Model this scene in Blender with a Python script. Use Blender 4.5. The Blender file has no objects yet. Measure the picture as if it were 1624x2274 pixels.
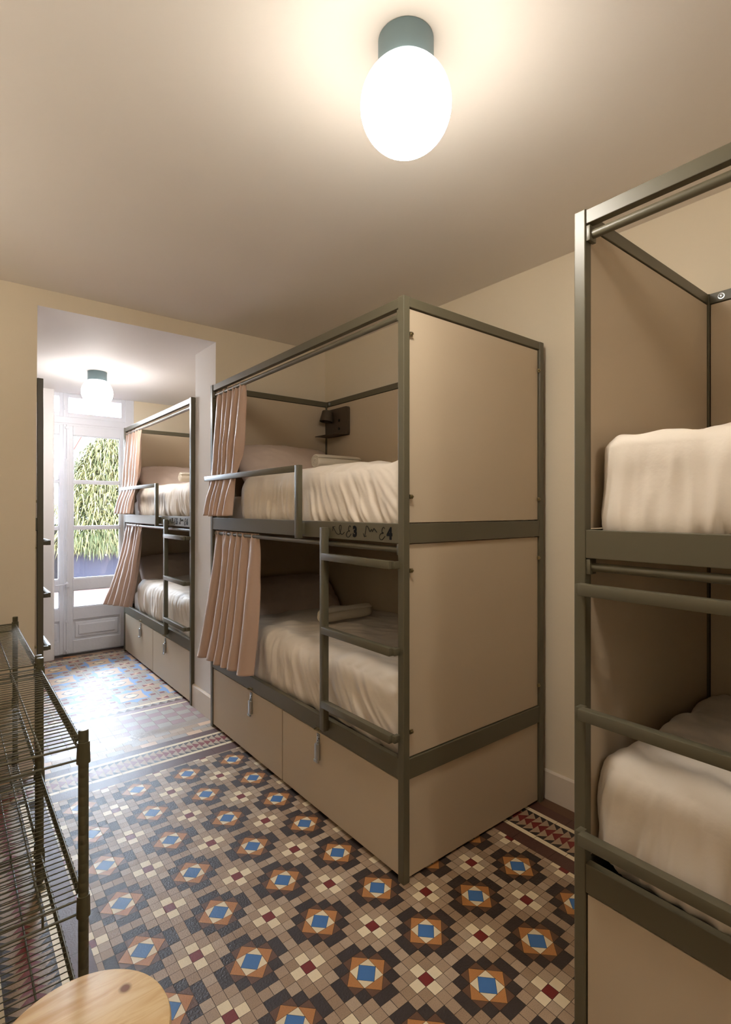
import bpy, bmesh, math, random
from mathutils import Vector, Matrix, noise
R = math.radians
S = bpy.context.scene
C = S.collection

# ------------------------------------------------------------ camera, world, light
cam_d = bpy.data.cameras.new('camera'); cam = bpy.data.objects.new('camera', cam_d); C.objects.link(cam)
cam_d.sensor_fit = 'HORIZONTAL'; cam_d.sensor_width = 36; cam_d.lens = 36*1161/1624
cam_d.shift_y = -7/1624; cam_d.clip_start = 0.02
cam.location = (0, 0, 1.5); cam.rotation_euler = (R(90), 0, R(-38.5))
S.camera = cam

LAMP = 31.0          # radiance of the main opal globe
LAMP_BAY = 42.0
FILL_REAR = 28.0     # unseen fill globe, added behind the camera
FILL_UP = 19.0        # unseen uplighters, added to brighten the ceiling
SKY = 1.3            # plain part of the overcast sky
GLOW = 31.0          # extra radiance of the hazy bright part of the sky beyond the terrace
GLOW_DIR = (0.17, 0.83, 0.53)
w = bpy.data.worlds.new('sky'); S.world = w; w.use_nodes = True
bg = w.node_tree.nodes['Background']; bg.inputs[0].default_value = (0.70, 0.83, 1.0, 1)
_N = w.node_tree.nodes; _L = w.node_tree.links
_tc = _N.new('ShaderNodeTexCoord'); _nm = _N.new('ShaderNodeVectorMath'); _nm.operation = 'NORMALIZE'; _L.new(_tc.outputs['Generated'], _nm.inputs[0])
_dp = _N.new('ShaderNodeVectorMath'); _dp.operation = 'DOT_PRODUCT'; _dp.inputs[1].default_value = Vector(GLOW_DIR).normalized(); _L.new(_nm.outputs[0], _dp.inputs[0])
def _m(op, a, b):
    n = _N.new('ShaderNodeMath'); n.operation = op
    for i, v in enumerate((a, b)):
        if isinstance(v, (int, float)): n.inputs[i].default_value = v
        else: _L.new(v, n.inputs[i])
    return n.outputs[0]
_L.new(_m('ADD', _m('MULTIPLY', _m('POWER', _m('MAXIMUM', _dp.outputs['Value'], 0.0), 5.0), GLOW), SKY), bg.inputs[1])
S.view_settings.view_transform = 'Standard'; S.view_settings.look = 'None'
S.view_settings.exposure = 1.27; S.view_settings.gamma = 1.0
S.view_settings.use_curve_mapping = False

# ------------------------------------------------------------ materials
def srgb(r, g, b):
    return tuple(((c/255)/12.92 if c/255 <= .04045 else ((c/255+.055)/1.055)**2.4) for c in (r, g, b)) + (1,)

def mat(name, rgb, rough=.5, metal=0, var=0.0, vscale=8, bump=0.0, bscale=60, spec=.5, sheen=0, coat=0, fine=0, bdist=.01):
    m = bpy.data.materials.new(name); m.use_nodes = True
    nt = m.node_tree; N = nt.nodes; L = nt.links; b = N['Principled BSDF']
    col = srgb(*rgb)
    b.inputs['Base Color'].default_value = col; b.inputs['Roughness'].default_value = rough
    b.inputs['Metallic'].default_value = metal; b.inputs['Specular IOR Level'].default_value = spec
    if sheen: b.inputs['Sheen Weight'].default_value = sheen
    if coat: b.inputs['Coat Weight'].default_value = coat; b.inputs['Coat Roughness'].default_value = .15
    tc = N.new('ShaderNodeTexCoord')
    src = None
    if var:
        n = N.new('ShaderNodeTexNoise'); n.inputs['Scale'].default_value = vscale; n.inputs['Detail'].default_value = 6
        L.new(tc.outputs['Object'], n.inputs['Vector'])
        mx = N.new('ShaderNodeMix'); mx.data_type = 'RGBA'
        mx.inputs['A'].default_value = tuple(c*(1-var) for c in col[:3])+(1,)
        mx.inputs['B'].default_value = tuple(min(1, c*(1+var)) for c in col[:3])+(1,)
        L.new(n.outputs['Fac'], mx.inputs['Factor']); src = mx.outputs['Result']
    if fine:
        n = N.new('ShaderNodeTexNoise'); n.inputs['Scale'].default_value = 420; n.inputs['Detail'].default_value = 2
        L.new(tc.outputs['Object'], n.inputs['Vector'])
        rp = N.new('ShaderNodeValToRGB'); rp.color_ramp.elements[0].position = .32; rp.color_ramp.elements[1].position = .55
        rp.color_ramp.elements[0].color = (1-fine, 1-fine, 1-fine, 1); rp.color_ramp.elements[1].color = (1, 1, 1, 1)
        L.new(n.outputs['Fac'], rp.inputs['Fac'])
        mx = N.new('ShaderNodeMix'); mx.data_type = 'RGBA'; mx.blend_type = 'MULTIPLY'; mx.inputs['Factor'].default_value = 1
        if src: L.new(src, mx.inputs['A'])
        else: mx.inputs['A'].default_value = col
        L.new(rp.outputs['Color'], mx.inputs['B']); src = mx.outputs['Result']
    if src: L.new(src, b.inputs['Base Color'])
    if bump:
        n = N.new('ShaderNodeTexNoise'); n.inputs['Scale'].default_value = bscale; n.inputs['Detail'].default_value = 4
        L.new(tc.outputs['Object'], n.inputs['Vector'])
        bp = N.new('ShaderNodeBump'); bp.inputs['Strength'].default_value = bump; bp.inputs['Distance'].default_value = bdist
        L.new(n.outputs['Fac'], bp.inputs['Height']); L.new(bp.outputs['Normal'], b.inputs['Normal'])
    return m

def emit(name, rgb, strength):
    m = bpy.data.materials.new(name); m.use_nodes = True
    nt = m.node_tree; b = nt.nodes['Principled BSDF']
    b.inputs['Base Color'].default_value = (.8, .8, .8, 1); b.inputs['Roughness'].default_value = .3
    b.inputs['Emission Color'].default_value = rgb; b.inputs['Emission Strength'].default_value = strength
    return m

M = {}
M['wall'] = mat('cream_plaster', (232, 218, 194), .75, var=.03, vscale=2, bump=.06, bscale=35, spec=.25)
M['ceil'] = mat('ceiling_plaster', (236, 227, 216), .8, var=.02, vscale=2, bump=.05, bscale=25, spec=.2)
M['bay'] = mat('white_plaster', (238, 234, 232), .7, var=.02, vscale=2, bump=.05, bscale=30, spec=.25)
M['skirt'] = mat('skirting_paint', (228, 214, 196), .45, var=.02)
M['frame'] = mat('olive_grey_powder_coat', (95, 89, 70), .40, var=.03, vscale=3, bump=.02, bscale=300, spec=.5)
M['panel'] = mat('beige_laminate', (198, 180, 154), .48, var=.02, vscale=3, bump=.015, bscale=150, spec=.4)
M['gap'] = mat('black_void', (18, 17, 15), .8)
M['sheet'] = mat('white_cotton', (226, 214, 200), .75, var=.02, vscale=6, bump=.08, bscale=90, spec=.2, sheen=.15)
M['duvet'] = mat('white_duvet_cotton', (232, 220, 205), .6, var=.02, vscale=5, bump=.08, bscale=70, spec=.3, sheen=.2)
M['pillow'] = mat('pale_pillow_cotton', (220, 200, 186), .7, var=.03, vscale=6, bump=.06, bscale=80, spec=.25, sheen=.15)
M['towel'] = mat('white_terry', (236, 226, 208), .95, var=.04, vscale=30, bump=.7, bscale=450, spec=.1, bdist=.004)
M['curtain'] = mat('pinkish_taupe_satin', (186, 156, 137), .42, var=.04, vscale=4, bump=.03, bscale=200, spec=.45, sheen=.4)
M['zinc'] = mat('zinc', (190, 195, 198), .28, metal=1)
M['brass'] = mat('dull_brass', (150, 138, 105), .35, metal=1)
M['rack'] = mat('olive_black_epoxy_wire', (84, 80, 58), .30, var=.04, vscale=20, spec=.6)
M['lampm'] = mat('grey_blue_enamel', (120, 142, 148), .5)
M['dark'] = mat('dark_brown_steel', (78, 66, 52), .45)
M['socket'] = mat('black_plastic', (15, 15, 15), .4)
M['ink'] = mat('navy_black_paint', (8, 10, 16), .8, spec=.2)
M['door'] = mat('old_white_gloss_paint', (226, 227, 234), .38, var=.05, vscale=7, bump=.12, bscale=45, spec=.5)
M['tan'] = mat('tile_tan', (170, 143, 116), .47, var=.10, vscale=11, bump=.16, bscale=190, fine=.30, spec=.5)
M['tan2'] = mat('tile_tan_pale', (180, 156, 130), .47, var=.10, vscale=13, bump=.16, bscale=190, fine=.25, spec=.5)
M['tan3'] = mat('tile_tan_deep', (160, 132, 104), .47, var=.12, vscale=9, bump=.16, bscale=190, fine=.32, spec=.5)
M['black'] = mat('tile_black_brown', (54, 43, 38), .47, var=.25, vscale=14, bump=.22, bscale=150, spec=.5)
M['brown'] = mat('tile_brown', (104, 72, 50), .47, var=.08, vscale=20, bump=.1, bscale=190, fine=.15)
M['orange'] = mat('tile_ochre', (184, 124, 68), .47, var=.10, vscale=18, bump=.1, bscale=190, fine=.22)
M['cream'] = mat('tile_cream', (226, 208, 174), .47, var=.05, vscale=14, bump=.08, bscale=150)
M['blue'] = mat('tile_blue', (66, 112, 166), .47, var=.06, vscale=20, bump=.08, bscale=150)
M['red'] = mat('tile_dark_red', (118, 36, 32), .47, var=.08, vscale=20, bump=.08, bscale=150)
M['maroon'] = mat('tile_maroon_brown', (88, 56, 46), .47, var=.12, vscale=10, bump=.12, bscale=160)
M['grout'] = mat('grout', (50, 42, 34), .85, bump=.2, bscale=120)
M['screed'] = mat('worn_screed', (160, 146, 134), .3, var=.18, vscale=9, bump=.2, bscale=30)
M['pink'] = mat('tile_pink_grey', (150, 120, 116), .47, var=.08, vscale=12, bump=.12, bscale=160)
M['sky'] = mat('tile_pale_blue', (120, 156, 204), .47, var=.06, vscale=12, bump=.1, bscale=160)
M['peach'] = mat('tile_peach', (206, 172, 140), .47, var=.06, vscale=12, bump=.1, bscale=160)
M['grey'] = mat('tile_grey_beige', (162, 150, 138), .47, var=.08, vscale=12, bump=.14, bscale=160, fine=.12)
M['slate'] = mat('tile_slate', (98, 106, 112), .47, var=.06, vscale=12, bump=.1, bscale=160)
M['terrace'] = mat('terracotta_paving', (150, 104, 94), .7, var=.28, vscale=2.2)
M['planter'] = mat('slate_blue_planter', (62, 66, 86), .6, var=.12, vscale=3)
M['planter2'] = mat('charcoal_bin', (34, 34, 40), .5)
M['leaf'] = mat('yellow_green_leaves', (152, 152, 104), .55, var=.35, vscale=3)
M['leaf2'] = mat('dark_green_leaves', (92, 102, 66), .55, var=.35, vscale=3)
M['redpaint'] = mat('red_pole_paint', (190, 60, 50), .5)
M['housewall'] = mat('pale_render', (225, 220, 212), .8)
M['globe'] = emit('lit_opal_glass', (1.0, .945, .86, 1), LAMP)
M['fill_up'] = emit('fill_diffuser', (1.0, .94, .85, 1), FILL_UP)  # for the added uplighters, ceiling fill only
M['fill_globe'] = emit('fill_glass_rear', (1.0, .945, .86, 1), FILL_REAR)  # for the added rear fill globe
M['globe2'] = emit('lit_opal_glass_bay', (1.0, .96, .93, 1), LAMP_BAY)

def down_biased(m, top=.07):
    # globe emission dimmed towards the crown to weaken the hot spot on the ceiling
    nt = m.node_tree; N = nt.nodes; L = nt.links; b = N['Principled BSDF']; k = b.inputs['Emission Strength'].default_value
    g = N.new('ShaderNodeNewGeometry'); sx = N.new('ShaderNodeSeparateXYZ'); L.new(g.outputs['Normal'], sx.inputs[0])
    mr = N.new('ShaderNodeMapRange'); mr.inputs['From Min'].default_value = -.65; mr.inputs['From Max'].default_value = .35
    mr.inputs['To Min'].default_value = k; mr.inputs['To Max'].default_value = k*top
    L.new(sx.outputs['Z'], mr.inputs['Value']); L.new(mr.outputs[0], b.inputs['Emission Strength'])
for _n in ('globe', 'globe2', 'fill_globe'): down_biased(M[_n])

def glass_mat():
    m = bpy.data.materials.new('window_glass'); m.use_nodes = True
    nt = m.node_tree; N = nt.nodes; L = nt.links
    N.remove(N['Principled BSDF']); out = N['Material Output']
    t = N.new('ShaderNodeBsdfTransparent'); t.inputs[0].default_value = (.96, .97, .97, 1)
    g = N.new('ShaderNodeBsdfGlossy'); g.inputs['Roughness'].default_value = .02
    f = N.new('ShaderNodeFresnel'); f.inputs[0].default_value = 1.45
    mx = N.new('ShaderNodeMixShader'); L.new(f.outputs[0], mx.inputs[0]); L.new(t.outputs[0], mx.inputs[1]); L.new(g.outputs[0], mx.inputs[2])
    L.new(mx.outputs[0], out.inputs['Surface'])
    return m
M['glass'] = glass_mat()

def wood_mat(name, knots=()):
    m = bpy.data.materials.new(name); m.use_nodes = True
    nt = m.node_tree; N = nt.nodes; L = nt.links; b = N['Principled BSDF']
    b.inputs['Roughness'].default_value = .45
    tc = N.new('ShaderNodeTexCoord'); mp = N.new('ShaderNodeMapping'); mp.inputs['Scale'].default_value = (1.2, 9, 6)
    mp.inputs['Rotation'].default_value = (0, 0, R(-8))
    L.new(tc.outputs['Object'], mp.inputs['Vector'])
    n = N.new('ShaderNodeTexNoise'); n.inputs['Scale'].default_value = 3.2; n.inputs['Detail'].default_value = 5; n.inputs['Distortion'].default_value = .6
    L.new(mp.outputs[0], n.inputs['Vector'])
    rp = N.new('ShaderNodeValToRGB'); e = rp.color_ramp.elements
    e[0].position = .36; e[0].color = srgb(214, 172, 118); e[1].position = .50; e[1].color = srgb(236, 208, 162)
    x = e.new(.56); x.color = srgb(226, 192, 142); x = e.new(.68); x.color = srgb(238, 212, 170)
    L.new(n.outputs['Fac'], rp.inputs['Fac']); src = rp.outputs['Color']
    for (kx, ky, kr) in knots:
        vm = N.new('ShaderNodeVectorMath'); vm.operation = 'DISTANCE'; vm.inputs[1].default_value = (kx, ky, .03)
        L.new(tc.outputs['Object'], vm.inputs[0])
        r2 = N.new('ShaderNodeValToRGB'); q = r2.color_ramp.elements
        q[0].position = kr*.7; q[0].color = (1, 1, 1, 1); q[1].position = kr*1.3; q[1].color = (0, 0, 0, 1)
        L.new(vm.outputs['Value'], r2.inputs['Fac'])
        mx = N.new('ShaderNodeMix'); mx.data_type = 'RGBA'; mx.inputs['B'].default_value = srgb(128, 84, 50)
        L.new(r2.outputs['Color'], mx.inputs['Factor']); L.new(src, mx.inputs['A']); src = mx.outputs['Result']
    L.new(src, b.inputs['Base Color'])
    return m
M['pine'] = wood_mat('varnished_pine', [(.098, .065, .011)])

# ------------------------------------------------------------ helpers
def link(name, bm, m, parent=None, smooth=False):
    me = bpy.data.meshes.new(name); bm.normal_update(); bm.to_mesh(me); bm.free()
    if m is not None: me.materials.append(m)
    if smooth:
        me.polygons.foreach_set('use_smooth', [True]*len(me.polygons))
    o = bpy.data.objects.new(name, me); C.objects.link(o)
    if parent is not None: o.parent = parent
    return o

def autosmooth(o, ang=40):
    me = o.data
    me.polygons.foreach_set('use_smooth', [True]*len(me.polygons))
    try: me.set_sharp_from_angle(angle=R(ang))
    except Exception: pass

def tag(o, label=None, cat=None, group=None, kind=None):
    if label: o['label'] = label
    if cat: o['category'] = cat
    if group: o['group'] = group
    if kind: o['kind'] = kind
    return o

def empty(name, loc, label=None, cat=None, group=None, kind=None, rz=0):
    o = bpy.data.objects.new(name, None); C.objects.link(o); o.location = loc; o.rotation_euler = (0, 0, rz)
    o.empty_display_size = .05
    return tag(o, label, cat, group, kind)

def box(bm, x0, x1, y0, y1, z0, z1, bev=0.0, seg=2):
    x0, x1 = min(x0, x1), max(x0, x1); y0, y1 = min(y0, y1), max(y0, y1); z0, z1 = min(z0, z1), max(z0, z1)
    r = bmesh.ops.create_cube(bm, size=1.0)
    vs = r['verts']
    for v in vs:
        v.co = Vector(((x0+x1)/2+v.co.x*(x1-x0), (y0+y1)/2+v.co.y*(y1-y0), (z0+z1)/2+v.co.z*(z1-z0)))
    if bev > 0:
        es = list({e for v in vs for e in v.link_edges})
        bmesh.ops.bevel(bm, geom=es, offset=bev, segments=seg, profile=.5, affect='EDGES')
    return bm

def tube(bm, pts, r, n=8, caps=True, radii=None):
    pts = [Vector(p) for p in pts]; rings = []
    up = Vector((0, 0, 1)); prev = None
    for i, p in enumerate(pts):
        if i == 0: d = pts[1]-pts[0]
        elif i == len(pts)-1: d = pts[-1]-pts[-2]
        else: d = (pts[i+1]-pts[i]).normalized()+(pts[i]-pts[i-1]).normalized()
        d.normalize()
        if prev is None:
            a = d.cross(up)
            if a.length < .1: a = d.cross(Vector((1, 0, 0)))
        else: a = prev-d*prev.dot(d)
        a.normalize(); prev = a; b = d.cross(a)
        rr = radii[i] if radii else r
        rings.append([bm.verts.new(p+a*rr*math.cos(2*math.pi*k/n)+b*rr*math.sin(2*math.pi*k/n)) for k in range(n)])
    for i in range(len(rings)-1):
        for k in range(n):
            bm.faces.new((rings[i][k], rings[i+1][k], rings[i+1][(k+1) % n], rings[i][(k+1) % n]))
    if caps:
        bm.faces.new(rings[0]); bm.faces.new(list(reversed(rings[-1])))
    return bm

def lathe(bm, prof, n=48, cx=0, cy=0):
    rings = []
    for (r, z) in prof:
        if r < 1e-6: rings.append([bm.verts.new((cx, cy, z))])
        else: rings.append([bm.verts.new((cx+r*math.cos(2*math.pi*k/n), cy+r*math.sin(2*math.pi*k/n), z)) for k in range(n)])
    for i in range(len(rings)-1):
        a, b = rings[i], rings[i+1]
        for k in range(n):
            k2 = (k+1) % n
            if len(a) == 1 and len(b) == 1: continue
            if len(a) == 1: bm.faces.new((a[0], b[k], b[k2]))
            elif len(b) == 1: bm.faces.new((a[k], a[k2], b[0]))
            else: bm.faces.new((a[k], a[k2], b[k2], b[k]))
    bmesh.ops.recalc_face_normals(bm, faces=bm.faces)
    return bm

def rbox(name, args, m, parent=None, bev=.0015):
    bm = bmesh.new(); box(bm, *args, bev=bev); return link(name, bm, m, parent)

def nz(x, y, z, s=0): return noise.noise(Vector((x, y, z+s*17.3)))

# ------------------------------------------------------------ room shell
CE = 2.78; CB = 2.685
YB0, YB1 = 3.555, 3.945        # thick cross wall
YW = 6.10                      # window wall plane
def struct(name, boxes, m, bev=0):
    bm = bmesh.new()
    for b in boxes: box(bm, *b, bev=bev)
    return tag(link(name, bm, m), kind='structure')

struct('ceiling', [(-1.3, 2.9, -2.6, YB0+.2, CE, CE+.1)], M['ceil'])
struct('trim_1', [(-.9, 2.7, YB1, YW+.3, CB, CE+.1)], M['bay'])['label'] = 'lower white ceiling of the window bay'
# right wall, very slightly out of square like the photo
bm = bmesh.new()
pts = [(2.405, YB0+.05), (2.475, -2.6), (2.6, -2.6), (2.6, YB0+.05)]
lo = [bm.verts.new((x, y, 0)) for x, y in pts]; hi = [bm.verts.new((x, y, CE+.05)) for x, y in pts]
for i in range(4): bm.faces.new((lo[i], lo[(i+1) % 4], hi[(i+1) % 4], hi[i]))
bm.faces.new(lo); bm.faces.new(hi); bmesh.ops.recalc_face_normals(bm, faces=bm.faces)
tag(link('wall_right', bm, M['wall']), kind='structure')
struct('wall_left', [(-1.15, -1.0, -2.6, YB0+.1, 0, CE+.05)], M['wall'])
struct('wall_front', [(-1.15, 2.6, -2.6, -2.45, 0, CE+.05)], M['wall'])
# cross wall with the opening: front plaster cream, reveals and soffit white
bm = bmesh.new()
def quad(bm, ps, mi=0):
    f = bm.faces.new([bm.verts.new(p) for p in ps]); f.material_index = mi; return f
def prism_y(bm, ps, y0, y1, mi_front, mi_side, mi_back):
    n = len(ps)
    quad(bm, [(x, y0, z) for x, z in ps], mi_front); quad(bm, [(x, y1, z) for x, z in reversed(ps)], mi_back)
    for i in range(n):
        a, b = ps[i], ps[(i+1) % n]
        quad(bm, [(a[0], y0, a[1]), (b[0], y0, b[1]), (b[0], y1, b[1]), (a[0], y1, a[1])], mi_side)
prism_y(bm, [(-1.05, 0), (.378, 0), (.398, 2.68), (-1.05, 2.68)], YB0, YB1, 0, 1, 1)
prism_y(bm, [(1.462, 0), (2.5, 0), (2.5, 2.68), (1.474, 2.68)], YB0, YB1, 0, 1, 1)
prism_y(bm, [(-1.05, 2.68), (2.5, 2.68), (2.5, CE+.02), (-1.05, CE+.02)], YB0, YB1, 0, 1, 1)
bmesh.ops.remove_doubles(bm, verts=bm.verts, dist=1e-5)
bmesh.ops.recalc_face_normals(bm, faces=bm.faces)
o = link('wall_back', bm, M['wall']); o.data.materials.append(M['bay']); tag(o, kind='structure')
struct('wall_bay_right', [(2.43, 2.58, YB1, YW+.2, 0, CB+.02)], M['wall'])
struct('wall_bay_left', [(-.72, -.57, YB1, YW+.2, 0, CB+.02)], M['bay'])
# window wall right of the door
struct('wall_window_right', [(1.585, 2.5, YW-.02, YW+.2, 0, CB+.02)], M['wall'])
# pier left of the door with a rounded arris
bm = bmesh.new(); box(bm, -.6, .815, YW-.125, YW+.2, .0, CB+.02)
es = [e for e in bm.edges if all(abs(v.co.x-.815) < 1e-4 and abs(v.co.y-(YW-.125)) < 1e-4 for v in e.verts)]
bmesh.ops.bevel(bm, geom=es, offset=.03, segments=6, profile=.5, affect='EDGES')
o = tag(link('wall_window_left', bm, M['bay']), kind='structure'); autosmooth(o)

# baseboards
def board(name, a, b, nrm, h=.15, t=.014):
    a = Vector(a); b = Vector(b); n = Vector(nrm); bm = bmesh.new()
    prof = [(0, 0), (t, 0), (t, h-.008), (t-.006, h), (0, h)]
    va = [bm.verts.new((a.x+n.x*p, a.y+n.y*p, z)) for p, z in prof]; vb = [bm.verts.new((b.x+n.x*p, b.y+n.y*p, z)) for p, z in prof]
    for i in range(5): bm.faces.new((va[i], va[(i+1) % 5], vb[(i+1) % 5], vb[i]))
    bm.faces.new(va); bm.faces.new(vb); bmesh.ops.recalc_face_normals(bm, faces=bm.faces)
    return tag(link(name, bm, M['skirt']), kind='structure')
board('baseboard_right', (2.4055, YB0), (2.473, -2.4), (-1, 0))
board('baseboard_back', (1.467, YB0-.001), (2.40, YB0-.001), (0, -1))
board('baseboard_reveal', (1.463, YB0-.014), (1.463, YB1), (-1, 0), h=.165, t=.018)
board('baseboard_left', (-.999, YB0), (-.999, -2.4), (1, 0))
board('baseboard_back_left', (-1, YB0-.001), (.37, YB0-.001), (0, -1))

# ------------------------------------------------------------ the tiled floor
A = .271/7
FM = ['grout', 'tan', 'tan2', 'tan3', 'black', 'brown', 'orange', 'cream', 'blue', 'red', 'maroon', 'screed', 'pink', 'sky', 'peach', 'grey', 'slate']
MI = {n: i for i, n in enumerate(FM)}
rnd = random.Random(7)
fb = bmesh.new()
def clip(poly, ax, val, keep_less):
    out = []
    n = len(poly)
    for i in range(n):
        p, q = poly[i], poly[(i+1) % n]
        ip = (p[ax] <= val) == keep_less or p[ax] == val; iq = (q[ax] <= val) == keep_less or q[ax] == val
        if ip: out.append(p)
        if ip != iq:
            t = (val-p[ax])/(q[ax]-p[ax]); out.append((p[0]+t*(q[0]-p[0]), p[1]+t*(q[1]-p[1])))
    return out
def tile(poly, m, z=0.0, gap=.0007, lim=None):
    if lim:
        for ax, v, k in ((0, lim[0], False), (0, lim[1], True), (1, lim[2], False), (1, lim[3], True)):
            poly = clip(poly, ax, v, k)
            if len(poly) < 3: return
    cx = sum(p[0] for p in poly)/len(poly); cy = sum(p[1] for p in poly)/len(poly)
    rad = min(max(abs(p[0]-cx), abs(p[1]-cy)) for p in poly)
    if rad < .002: return
    s = max(0, 1-gap/rad)
    gx = rnd.gauss(0, .0045); gy = rnd.gauss(0, .0045); j = .0002
    big = max(max(abs(p[0]-cx), abs(p[1]-cy)) for p in poly); q_ = min(1.0, .03/big)**1.5; gx *= q_; gy *= q_
    vs = []
    for p in poly:
        x = cx+(p[0]-cx)*s+rnd.uniform(-j, j); y = cy+(p[1]-cy)*s+rnd.uniform(-j, j)
        vs.append(fb.verts.new((x, y, z+gx*(x-cx)+gy*(y-cy))))
    try:
        f = fb.faces.new(vs)
    except Exception: return
    f.normal_update()
    if f.normal.z < 0: f.normal_flip()
    f.material_index = MI[m]
def rect(x0, x1, y0, y1): return [(x0, y0), (x1, y0), (x1, y1), (x0, y1)]
def tan():
    return rnd.choices(['tan', 'tan2', 'tan3'], [5, 3, 3])[0]
FX0, FX1, FY0, FY1 = .377, 2.005, -1.25, 3.075
lim = (FX0, FX1, FY0, FY1)
xs = [1.054+.271*k for k in range(-3, 5)]; ys = [2.945-.2708*k for k in range(-1, 17)]
for mx in xs:
    for my in ys:
        def T(pts, m): tile([(mx+p[0]*A, my+p[1]*A) for p in pts], m, lim=lim)
        for i in range(-3, 4):
            for j in range(-3, 4):
                inm = -2 <= i <= 1 and -2 <= j <= 1
                if inm:
                    if i in (-2, 1) and j in (-2, 1): T(rect(i, i+1, j, j+1), 'black')
                    continue
                if (i in (2, -3) and j in (-1, 0)) or (j in (2, -3) and i in (-1, 0)): continue
                if i == 3 and j == 3: m = 'red'
                elif (i, j) in ((3, 2), (3, -3), (2, 3), (-3, 3)): m = 'cream'
                else: m = tan()
                T(rect(i, i+1, j, j+1), m)
        T(rect(2, 3, -1, 1), 'black'); T(rect(-3, -2, -1, 1), 'black'); T(rect(-1, 1, 2, 3), 'black'); T(rect(-1, 1, -3, -2), 'black')
        T([(1, 0), (0, 1), (-1, 0), (0, -1)], 'blue')
        for sx, sy in ((1, 1), (-1, 1), (-1, -1), (1, -1)): T([(sx, 0), (sx, sy), (0, sy)], 'cream')
        for a in range(4):
            c_, s_ = ((1, 0), (0, 1), (-1, 0), (0, -1))[a]
            q = lambda x, y: (x*c_-y*s_, x*s_+y*c_)
            T([q(2, 0), q(1, 1), q(1, -1)], 'orange'); T([q(2, 0), q(2, 1), q(1, 1)], 'brown'); T([q(2, 0), q(1, -1), q(2, -1)], 'brown')
def strip(x0, x1, y0, y1, m, along, step, jitter=.0):
    """a run of tiles"""
    a0, a1 = (y0, y1) if along == 'y' else (x0, x1)
    p = a0
    while p < a1-1e-4:
        q = min(a1, p+step)
        mm = m if isinstance(m, str) else rnd.choice(m)
        tile(rect(x0, x1, p, q) if along == 'y' else rect(p, q, y0, y1), mm); p = q
def zig(x0, x1, y0, y1, along, flip=1):
    """two rows of tan triangles with red between and black outside"""
    a = .0372
    if along == 'y':
        w = (x1-x0)/4; p = y0
        while p < y1-1e-4:
            q = p+a
            t_, u_ = q, p          # hypotenuse at q, apex at p
            for k in (0, 1):
                tile([(x0+2*w*k, t_), (x0+2*w*(k+1), t_), (x0+2*w*k+w, u_)], 'tan', gap=.0004)
            tile([(x0+w, u_), (x0+3*w, u_), (x0+2*w, t_)], 'red', gap=.0002)
            tile([(x0, t_), (x0, u_), (x0+w, u_)], 'black', gap=.0002); tile([(x1, t_), (x1-w, u_), (x1, u_)], 'black', gap=.0002)
            p = q
    else:
        w = (y1-y0)/4; p = x0
        while p < x1-1e-4:
            q = p+a
            t_, u_ = q, p
            for k in (0, 1):
                tile([(t_, y0+2*w*k), (t_, y0+2*w*(k+1)), (u_, y0+2*w*k+w)], 'tan2', gap=.0004)
            tile([(u_, y0+w), (u_, y0+3*w), (t_, y0+2*w)], 'red', gap=.0002)
            tile([(t_, y0), (u_, y0), (u_, y0+w)], 'black', gap=.0002); tile([(t_, y1), (u_, y1-w), (u_, y1)], 'black', gap=.0002)
            p = q
YE = FY0
# right border
strip(2.005, 2.08, YE, 3.075, 'maroon', 'y', .18); strip(2.08, 2.105, YE, 3.16, 'cream', 'y', .155)
zig(2.105, 2.255, YE, 3.19, 'y'); strip(2.255, 2.28, YE, 3.35, 'cream', 'y', .155)
strip(2.28, 2.345, YE, 3.43, 'maroon', 'y', .2); strip(2.345, 2.47, YE, 3.55, 'brown', 'y', .2)
# left border
strip(.302, .377, YE, 3.075, 'maroon', 'y', .18); strip(.277, .302, YE, 3.16, 'cream', 'y', .155)
zig(.127, .277, YE, 3.19, 'y'); strip(.102, .127, YE, 3.35, 'cream', 'y', .155)
strip(.037, .102, YE, 3.43, 'maroon', 'y', .2); strip(-.09, .037, YE, 3.55, 'brown', 'y', .2); strip(-1.0, -.09, YE, 3.55, 'brown', 'y', .2)
# far border
strip(.377, 2.08, 3.075, 3.163, 'maroon', 'x', .18); strip(.30, 2.08, 3.163, 3.189, 'cream', 'x', .155)
zig(.13, 2.105, 3.189, 3.345, 'x'); strip(.127, 2.255, 3.345, 3.371, 'cream', 'x', .155)
strip(.10, 2.28, 3.371, 3.435, 'maroon', 'x', .145)
for k in range(3):
    strip(.06-k*.04, 2.34, 3.435+k*.052, 3.487+k*.052, ['tan2', 'peach', 'grey', 'tan'], 'x', .098)
tile(rect(-.2, 2.42, 3.591, 3.675), 'screed')
# threshold chequer
for i in range(-1, 14):
    for j in range(5):
        x0 = .30+i*.0915; y0 = 3.675+j*.074
        if x0 > 1.46: continue
        tile(rect(x0, min(x0+.0915, 1.475), y0, y0+.074), 'pink' if (i+j) % 2 == 0 else 'grey')
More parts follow.
